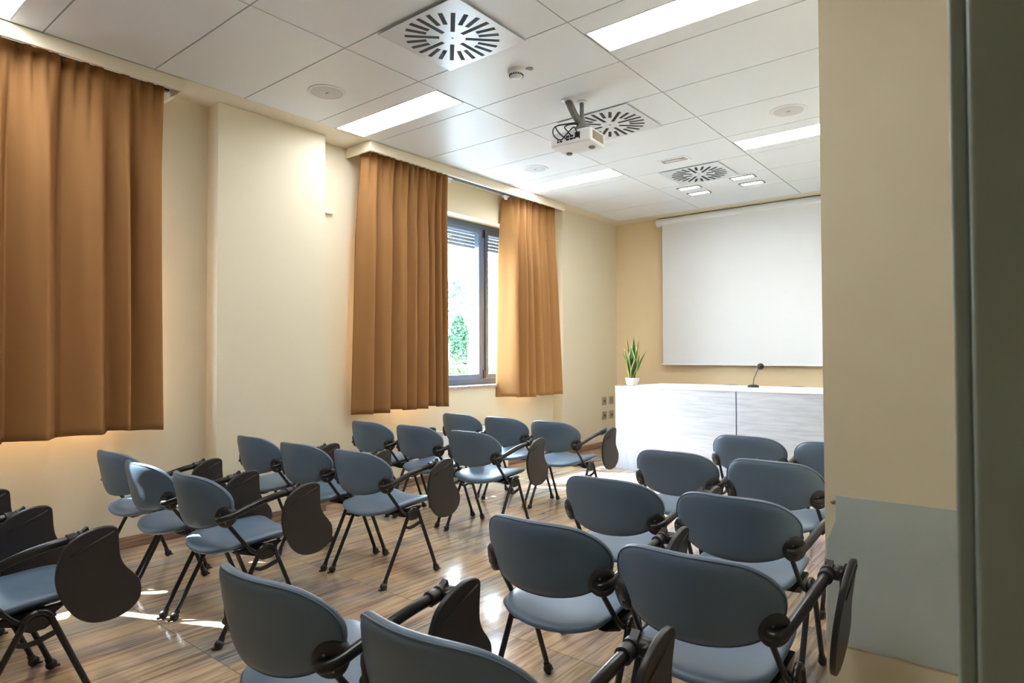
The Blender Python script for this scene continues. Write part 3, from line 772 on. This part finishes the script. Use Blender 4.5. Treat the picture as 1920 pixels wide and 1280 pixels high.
def make_chair(label):
    r = empty('tablet_chair'); tag(r, label, 'chair', CH_GROUP)
    bk = obj('backrest', shell_pad(back_out, (0, .63), back_surf, .021), M_leather, r, smooth=True)
    bm = bmesh.new()
    path = []
    for (x, z) in back_out:
        xx = x*.972; zz = .63+(z-.63)*.965
        p, n_ = back_surf(xx, zz); path.append(p+n_*.0105)
    # the rear-facing side of the pad
    if back_surf(0, .63)[1].y > 0: path = [back_surf(x*.972, .63+(z-.63)*.965)[0]-back_surf(x*.972, .63+(z-.63)*.965)[1]*.0105 for x, z in back_out]
    tube(bm, path, .0022, 6, closed=True); obj('piping', bm, M_piping, bk, smooth=True)
    obj('seat', shell_pad(seat_out, (0, .02), seat_surf, .029, power=3.6), M_leather, r, smooth=True)
    # support under the seat
    bm = bmesh.new()
    for s in (-1, 1):
        prism(bm, [Vector((s*.203, -.12, .392)), Vector((s*.203, .12, .40)), Vector((s*.203, .07, .368)), Vector((s*.203, -.02, .358))], Vector((-s*.03, 0, 0)))
    tube(bm, [(-.225, .025, .372), (.225, .025, .372)], .011, 10); box(bm, -.20, .20, -.02, .09, .362, .372)
    obj('seat_frame', bm, M_steel, r)
    for s in (-1, 1):
        for d in (-1, 1):
            fy = .207 if d > 0 else -.196
            bm = bmesh.new()
            c0 = .024
            tube(bm, catmull([(s*LX, fy, .024), (s*LX, c0+d*.052, .345), (s*LX, c0+d*.040, .378), (s*LX, c0+d*.022, .396), (s*LX, c0, .402)], 5), .0108, 12)
            lg = obj('leg', bm, M_steel, r, smooth=True)
            bm = bmesh.new()
            lathe(bm, [(0, -.017), (.009, -.0165), (.016, -.012), (.020, -.005), (.021, .002), (.018, .010), (.010, .0155), (0, .017)], Matrix.Translation((s*LX, fy, .0212)) @ Matrix.Rotation(pi/2, 4, 'Y'), 16)
            lathe(bm, [(.0128, 0), (.0128, .030), (.0112, .034)], frame_to((s*LX, fy, .018), (0, (c0+d*.052-fy), .32)), 14)
            box(bm, s*LX-.007, s*LX+.007, fy+d*.010, fy+d*.030, .006, .013)
            obj('foot_glide', bm, M_plastic, lg, smooth=False)
            smooth_by_angle(bpy.data.objects[lg.children[0].name])
        # brace and gusset in the arch of the side frame
        bm = bmesh.new()
        arch = [Vector((s*LX-.004, c0+a_, z_)) for a_, z_ in ((-.040, .350), (-.030, .378), (-.012, .390), (.012, .390), (.030, .378), (.040, .350), (.022, .340), (-.022, .340))]
        prism(bm, arch, Vector((.008, 0, 0)))
        br = [Vector((s*LX-.006, c0+a_, z_)) for a_, z_ in ((-.062, .304), (-.058, .318), (-.030, .308), (0, .312), (.030, .321), (.056, .328), (.060, .312), (.035, .304), (0, .294), (-.035, .292))]
        prism(bm, br, Vector((.012, 0, 0)))
        obj('side_brace', bm, M_plastic, r, bevel=.002)
        bm = bmesh.new()
        tube(bm, catmull([(s*.218, .0, .368), (s*.214, -.045, .395), (s*.205, -.12, .492), (s*.198, HY+.012, HZ-.012)], 6), .0092, 12)
        obj('back_upright', bm, M_steel, r, smooth=True)
        # hub: cap gripping the pad edge from behind
        p, n_ = back_surf(s*.209, HZ)
        rear = n_ if n_.y < 0 else -n_
        p2 = p+rear*.012
        Mh = frame_to(p2, rear)
        bm = bmesh.new()
        lathe(bm, [(0, .016), (.024, .017), (.038, .014), (.045, .006), (.046, -.020), (.040, -.032), (0, -.034)], Mh @ Matrix.Diagonal((1.0, 1.08, 1, 1)), 28)
        tube(bm, [(s*.205, HY+.02, HZ-.03), (s*.207, HY-.012, HZ-.004)], .014, 12)
        hb = obj('back_bracket', bm, M_plastic, r); smooth_by_angle(hb, 40)
        for (a_, c_) in ((-.012, .018), (.008, -.022)):
            bm = bmesh.new(); lathe(bm, [(0, .0025), (.004, .0025), (.005, 0)], Mh @ Matrix.Translation((a_, c_, .0155)), 12)
            obj('screw', bm, M_screw, hb)
    # armrest tube on the outer side
    bm = bmesh.new()
    tube(bm, catmull([(.205, -.190, .562), (.226, -.196, .562), (.245, -.168, .570), (.260, -.105, .592), (.276, -.035, .619), (.287, .035, .637), (.291, .098, .645)], 7), .0152, 16)
    obj('armrest', bm, M_steel, r, smooth=True)
    bm = bmesh.new()
    d0 = Vector((0, 1, .10))
    lathe(bm, [(.0158, -.004), (.0205, -.002), (.0205, .022), (.0175, .026), (.0175, .032), (.0215, .034), (.0215, .05), (.012, .056), (0, .056)], frame_to((.291, .092, .645), d0), 20)
    lathe(bm, [(0, -.02), (.017, -.02), (.022, -.012), (.022, .012), (.017, .018), (0, .018)], frame_to((.318, .148, .648), (1, 0, 0)), 20)
    prism(bm, [Vector((.284, .128, .665)), Vector((.284, .150, .682)), Vector((.284, .157, .660)), Vector((.284, .165, .62)), Vector((.284, .14, .628))], Vector((.02, 0, 0)))
    sj = obj('swivel_joint', bm, M_plastic, r); smooth_by_angle(sj, 40)
    # folded writing tablet hanging outside the arm
    tx = lambda z: .284+(z-.328)*.15
    out = catmull([Vector((tx(z)+.003, y, z)) for y, z in tab_yz], 4, True)
    bm = bmesh.new(); prism(bm, out, Vector((.017, 0, -.0025)))
    tb = obj('writing_tablet', bm, M_tablet, r, bevel=.0045, bseg=3)
    for p_ in tb.data.polygons: p_.use_smooth = len(p_.vertices) == 4
    bm = bmesh.new()
    tube(bm, [(tx(.664)+.0195, .214, .661), (tx(.60)+.0195, .083, .598)], .0042, 8)
    obj('edge_rib', bm, M_tablet, tb, smooth=True)
    bm = bmesh.new(); box(bm, tx(.64)-.006, tx(.64)+.003, .11, .20, .60, .665); obj('mounting_plate', bm, M_plastic, tb, bevel=.003)
    return r

CH_GROUP = 'grey-blue tablet chairs set out in rows'
def copy_tree(o, parent=None):
    c = o.copy(); C.objects.link(c)
    if parent: c.parent = parent
    for ch in list(o.children): copy_tree(ch, c)
    return c

CHAIRS = [
 (-3.974, .580, .035, 'chair showing only a sliver of black tablet by the curtained wall'),
 (-3.440, .601, .03, 'chair in the last window-side row, its dark tablet between two others'),
 (-2.890, .652, .03, 'chair of the last window-side row with its tablet hanging over the aisle'),
 (-4.044, 1.601, .063, 'chair beneath the end of the broad curtain, next to the wall'),
 (-3.515, 1.556, -.020, 'middle chair of three in front of the projecting wall pier, seat sunlit'),
 (-2.986, 1.570, -.019, 'aisle-side chair of the three in front of the wall pier'),
 (-4.025, 2.431, .007, 'wall-side chair of the middle window-side row, backed by the pier'),
 (-3.494, 2.434, .040, 'middle chair of the middle window-side row, bright patch on its back'),
 (-2.964, 2.461, .008, 'aisle-side chair of the middle window-side row, all four legs visible'),
 (-4.170, 3.495, .026, 'wall-side chair just under the curtain next to the pier'),
 (-3.640, 3.523, .028, 'middle chair of the row in front of the white heating unit'),
 (-3.064, 3.519, .021, 'aisle-side chair in the second row from the desk, window side'),
 (-4.033, 4.427, -.013, 'wall-side chair of the front window-side row, only its back showing'),
 (-3.503, 4.422, -.002, 'middle chair of the front window-side row'),
 (-2.974, 4.411, -.009, 'aisle-side front-row chair whose tablet overlaps the end cabinet'),
 (-1.510, 1.065, .041, 'large close chair with its armrest and tablet behind the bottom-edge chair'),
 (-.955, 1.101, .055, 'close chair cut by the bottom edge, its seam piping visible'),
 (-1.265, 1.902, .049, 'aisle-end chair of the second doorway-side row, one foot on a tile joint'),
 (-.733, 1.884, .038, 'chair whose tablet hangs against the pale wall panel'),
 (-1.434, 2.648, .021, 'aisle-end chair of the third doorway-side row'),
 (-.881, 2.643, .022, 'third-row chair with its armrest cut off by the wall end'),
 (-1.534, 3.544, .021, 'aisle-end chair of the doorway-side row before the front one'),
 (-1.001, 3.553, .005, 'chair beside the wall end, in the row before the front one'),
 (-1.422, 4.448, .0, 'aisle-end chair of the front doorway-side row, facing the desk seam'),
 (-.892, 4.448, .0, 'front-row chair half hidden by the ochre wall end'),
]
proto = make_chair('grey-blue padded ' + CHAIRS[0][3])
for i, (x, y, a, lab) in enumerate(CHAIRS):
    o = proto if i == 0 else copy_tree(proto)
    o.location = (x, y, 0); o.rotation_euler = (0, 0, a); o['label'] = 'grey-blue ' + lab

# chairs behind the desk
def desk_chair(x, y, label):
    r = empty('conference_chair', (x, y, 0), pi); tag(r, label, 'chair', 'chairs behind the desk')
    outl = [(.0, .925), (.10, .918), (.17, .895), (.215, .84), (.225, .76), (.215, .66), (.19, .585), (.12, .56), (0, .555)]
    outl = outl+[(-a_, b_) for a_, b_ in outl[-2:0:-1]]
    ol = [(p.x, p.y) for p in catmull([(a_, b_, 0) for a_, b_ in outl], 4, True)]
    def sf(x_, z_):
        f = lambda x_, z_: -.22+.9*x_*x_-(z_-.6)*.18
        v = f(x_, z_); e = .002
        return Vector((x_, v, z_)), Vector((e, f(x_+e, z_)-v, 0)).cross(Vector((0, f(x_, z_+e)-v, e))).normalized()
    obj('backrest', shell_pad(ol, (0, .74), sf, .025), M_leather, r, smooth=True)
    so = [(0, .24), (.15, .235), (.21, .2), (.225, .05), (.215, -.12), (.17, -.19), (0, -.205)]
    so = so+[(-a_, b_) for a_, b_ in so[-2:0:-1]]
    sl = [(p.x, p.y) for p in catmull([(a_, b_, 0) for a_, b_ in so], 4, True)]
    obj('seat', shell_pad(sl, (0, .02), lambda a_, b_: (Vector((a_, b_, .45+.02*(a_/.2)**2)), Vector((0, 0, 1))), .03), M_leather, r, smooth=True)
    for s in (-1, 1):
        for d in (-1, 1):
            bm = bmesh.new(); tube(bm, [(s*.22, d*.2, 0), (s*.2, d*.14, .43)], .011, 10); obj('leg', bm, M_steel, r, smooth=True)
        bm = bmesh.new(); tube(bm, catmull([(s*.2, -.1, .43), (s*.2, -.2, .46), (s*.19, -.21, .62), (s*.185, -.215, .72)], 5), .011, 10); obj('back_upright', bm, M_steel, r, smooth=True)
    bm = bmesh.new(); tube(bm, [(-.2, -.14, .42), (.2, -.14, .42)], .010, 8); tube(bm, [(-.2, .14, .42), (.2, .14, .42)], .010, 8); obj('seat_frame', bm, M_steel, r)
desk_chair(-2.67, 7.22, 'dark chair top just showing behind the desk, between plant and microphone')
desk_chair(-1.94, 7.22, 'dark chair top just showing behind the desk, past the microphone')

# ------------------------------------------------------------------ outside the window
bm = bmesh.new(); box(bm, -60, -5.1, -20, 60, -.6, -.5); struct('ground', bm, M_ground)
r = empty('garden_railing', (-9.5, 10.0, -.5)); tag(r, 'grey metal railing outside the window', 'railing')
dirv = Vector((.55, .83, 0)).normalized(); Mr = Matrix.Rotation(math.atan2(dirv.y, dirv.x), 4, 'Z')
bm = bmesh.new(); box(bm, -5, 5, -.03, .03, 1.50, 1.57, Mr); obj('top_rail', bm, M_fence, r)
bm = bmesh.new(); box(bm, -5, 5, -.02, .02, .95, .99, Mr); obj('bottom_rail', bm, M_fence, r)
bm = bmesh.new()
for k in range(66): box(bm, -4.9+.15*k-.012, -4.9+.15*k+.012, -.012, .012, .0, 1.50, Mr)
bs = obj('baluster', bm, M_fence, r)

def leaf_cloud(bm, pts, size, rnd):
    for p in pts:
        d = Vector((rnd.uniform(-1, 1), rnd.uniform(-1, 1), rnd.uniform(-.6, 1))).normalized()
        e1 = d.orthogonal().normalized(); e2 = d.cross(e1); s = size*rnd.uniform(.6, 1.3)
        a = rnd.uniform(0, pi); u_ = e1*cos(a)+e2*sin(a); v_ = d.cross(u_)
        vs = [bm.verts.new(Vector(p)+u_*s), bm.verts.new(Vector(p)+v_*s*.5), bm.verts.new(Vector(p)-u_*s), bm.verts.new(Vector(p)-v_*s*.5)]
        bm.faces.new(vs)
rnd = random.Random(2)
# cedar
r = empty('cedar_tree', (-20.3, 21.2, -.5)); tag(r, 'tall loose-branched conifer seen through the window above the column tree', 'tree', 'garden trees')
bm = bmesh.new(); tube(bm, [(0, 0, 0), (.05, .05, 3), (0, 0, 5.2)], [.16, .11, .03], 10); tr_ = obj('trunk', bm, M_bark, r, smooth=True)
bm = bmesh.new(); bmw = bmesh.new()
for k in range(40):
    z = 2.2+3.0*k/40; L_ = (1-((z-2.2)/3.3)**1.5)*1.35+.15; a = k*2.4
    e = Vector((cos(a)*L_, sin(a)*L_, z+.15*L_)); tube(bmw, [(0, 0, z), tuple(e)], .02, 5)
    for q in range(55):
        t_ = rnd.uniform(.25, 1); p = Vector((0, 0, z)).lerp(e, t_)+Vector((rnd.gauss(0, .12), rnd.gauss(0, .12), rnd.gauss(0, .06)))
        leaf_cloud(bm, [p], .075, rnd)
obj('foliage', bm, M_green1, r); obj('branches', bmw, M_bark, r)
# column cypress
r = empty('column_cypress', (-17.5, 18.35, -.5)); tag(r, 'dense green column-shaped tree seen through the window', 'tree', 'garden trees')
bm = bmesh.new(); tube(bm, [(0, 0, 0), (0, 0, 3.0)], [.07, .02], 8); obj('trunk', bm, M_bark, r)
bm = bmesh.new()
for q in range(5200):
    z = rnd.uniform(.25, 3.35); R_ = .42*min(1, (3.45-z)/.9)**.6*(.85+.1*sin(z*3)); a = rnd.uniform(0, 2*pi); rr = R_*rnd.uniform(.8, 1.02)
    leaf_cloud(bm, [(cos(a)*rr, sin(a)*rr, z)], .085, rnd)
obj('foliage', bm, M_green2, r)
def bush(x, y, w, h_, n, m, label, rnd):
    r = empty('garden_bush', (x, y, -.5)); tag(r, label, 'bush', 'garden bushes')
    bm = bmesh.new()
    for q in range(n):
        v = Vector((rnd.gauss(0, 1), rnd.gauss(0, 1), abs(rnd.gauss(0, 1)))).normalized()
        k = rnd.uniform(.8, 1.03)*(1+.12*sin(v.x*7)+.1*sin(v.y*9))
        leaf_cloud(bm, [(v.x*w*k, v.y*w*k, .15+v.z*h_*k)], .07, rnd)
    obj('foliage', bm, m, r)
    bm = bmesh.new(); tube(bm, [(0, 0, 0), (0, 0, h_*.7)], [.05, .02], 6); obj('stem', bm, M_bark, r)
bush(-14.0, 14.2, 1.0, 1.45, 2600, M_green3, 'light green bush low in the window in front of the column tree', rnd)
bush(-14.0, 16.7, 1.0, 1.25, 2200, M_green3, 'light green bush low in the pane beside the window mullion', rnd)
bush(-19.0, 24.2, 1.1, 2.6, 2600, M_green1, 'pale bushy tree seen through the narrow pane', rnd)

# ------------------------------------------------------------------ light
w = bpy.data.worlds.new('sky'); scn.world = w; w.use_nodes = True
nt = w.node_tree; bg = nt.nodes['Background']
tc = N(nt, 'ShaderNodeTexCoord'); sp = N(nt, 'ShaderNodeSeparateXYZ'); cr = N(nt, 'ShaderNodeValToRGB')
cr.color_ramp.elements[0].position = 0; cr.color_ramp.elements[0].color = (1, 1, 1, 1)
cr.color_ramp.elements[1].position = .7; cr.color_ramp.elements[1].color = (.55, .76, 1, 1)
nt.links.new(tc.outputs['Generated'], sp.inputs[0]); nt.links.new(sp.outputs[2], cr.inputs[0]); nt.links.new(cr.outputs[0], bg.inputs['Color'])
bg.inputs['Strength'].default_value = 15
sd = bpy.data.lights.new('sun', 'SUN'); so = bpy.data.objects.new('sun', sd); C.objects.link(so)
sd.energy = 15; sd.angle = radians(.6); sd.color = (.96, .98, 1)
el = radians(44); hd = Vector((.906, .423, 0)).normalized()
sdir = Vector((hd.x*cos(el), hd.y*cos(el), -sin(el)))
so.rotation_euler = sdir.to_track_quat('-Z', 'Y').to_euler(); so.location = (-8, 0, 6)

# ------------------------------------------------------------------ camera
cd = bpy.data.cameras.new('camera'); cam = bpy.data.objects.new('camera', cd); C.objects.link(cam)
cd.sensor_width = 36; cd.lens = 36*1182.3762/1920; cd.clip_start = .02
yaw, pitch, roll = .6775, .0204, -.0032
F = Vector((-sin(yaw)*cos(pitch), cos(yaw)*cos(pitch), sin(pitch))); R = Vector((cos(yaw), sin(yaw), 0)); U = R.cross(F)
R, U = R*cos(roll)+U*sin(roll), U*cos(roll)-R*sin(roll)
cam.matrix_world = Matrix(((R.x, U.x, -F.x, 0), (R.y, U.y, -F.y, 0), (R.z, U.z, -F.z, 1.29), (0, 0, 0, 1)))
cd.dof.use_dof = True; cd.dof.focus_distance = 3.6; cd.dof.aperture_fstop = 8
scn.camera = cam
scn.view_settings.view_transform = 'Standard'; scn.view_settings.look = 'None'
scn.view_settings.gamma = 1; scn.view_settings.exposure = 1.97; scn.view_settings.use_curve_mapping = False
scn.cycles.use_denoising = True
scn.cycles.max_bounces = 10; scn.cycles.diffuse_bounces = 6; scn.cycles.sample_clamp_indirect = 8
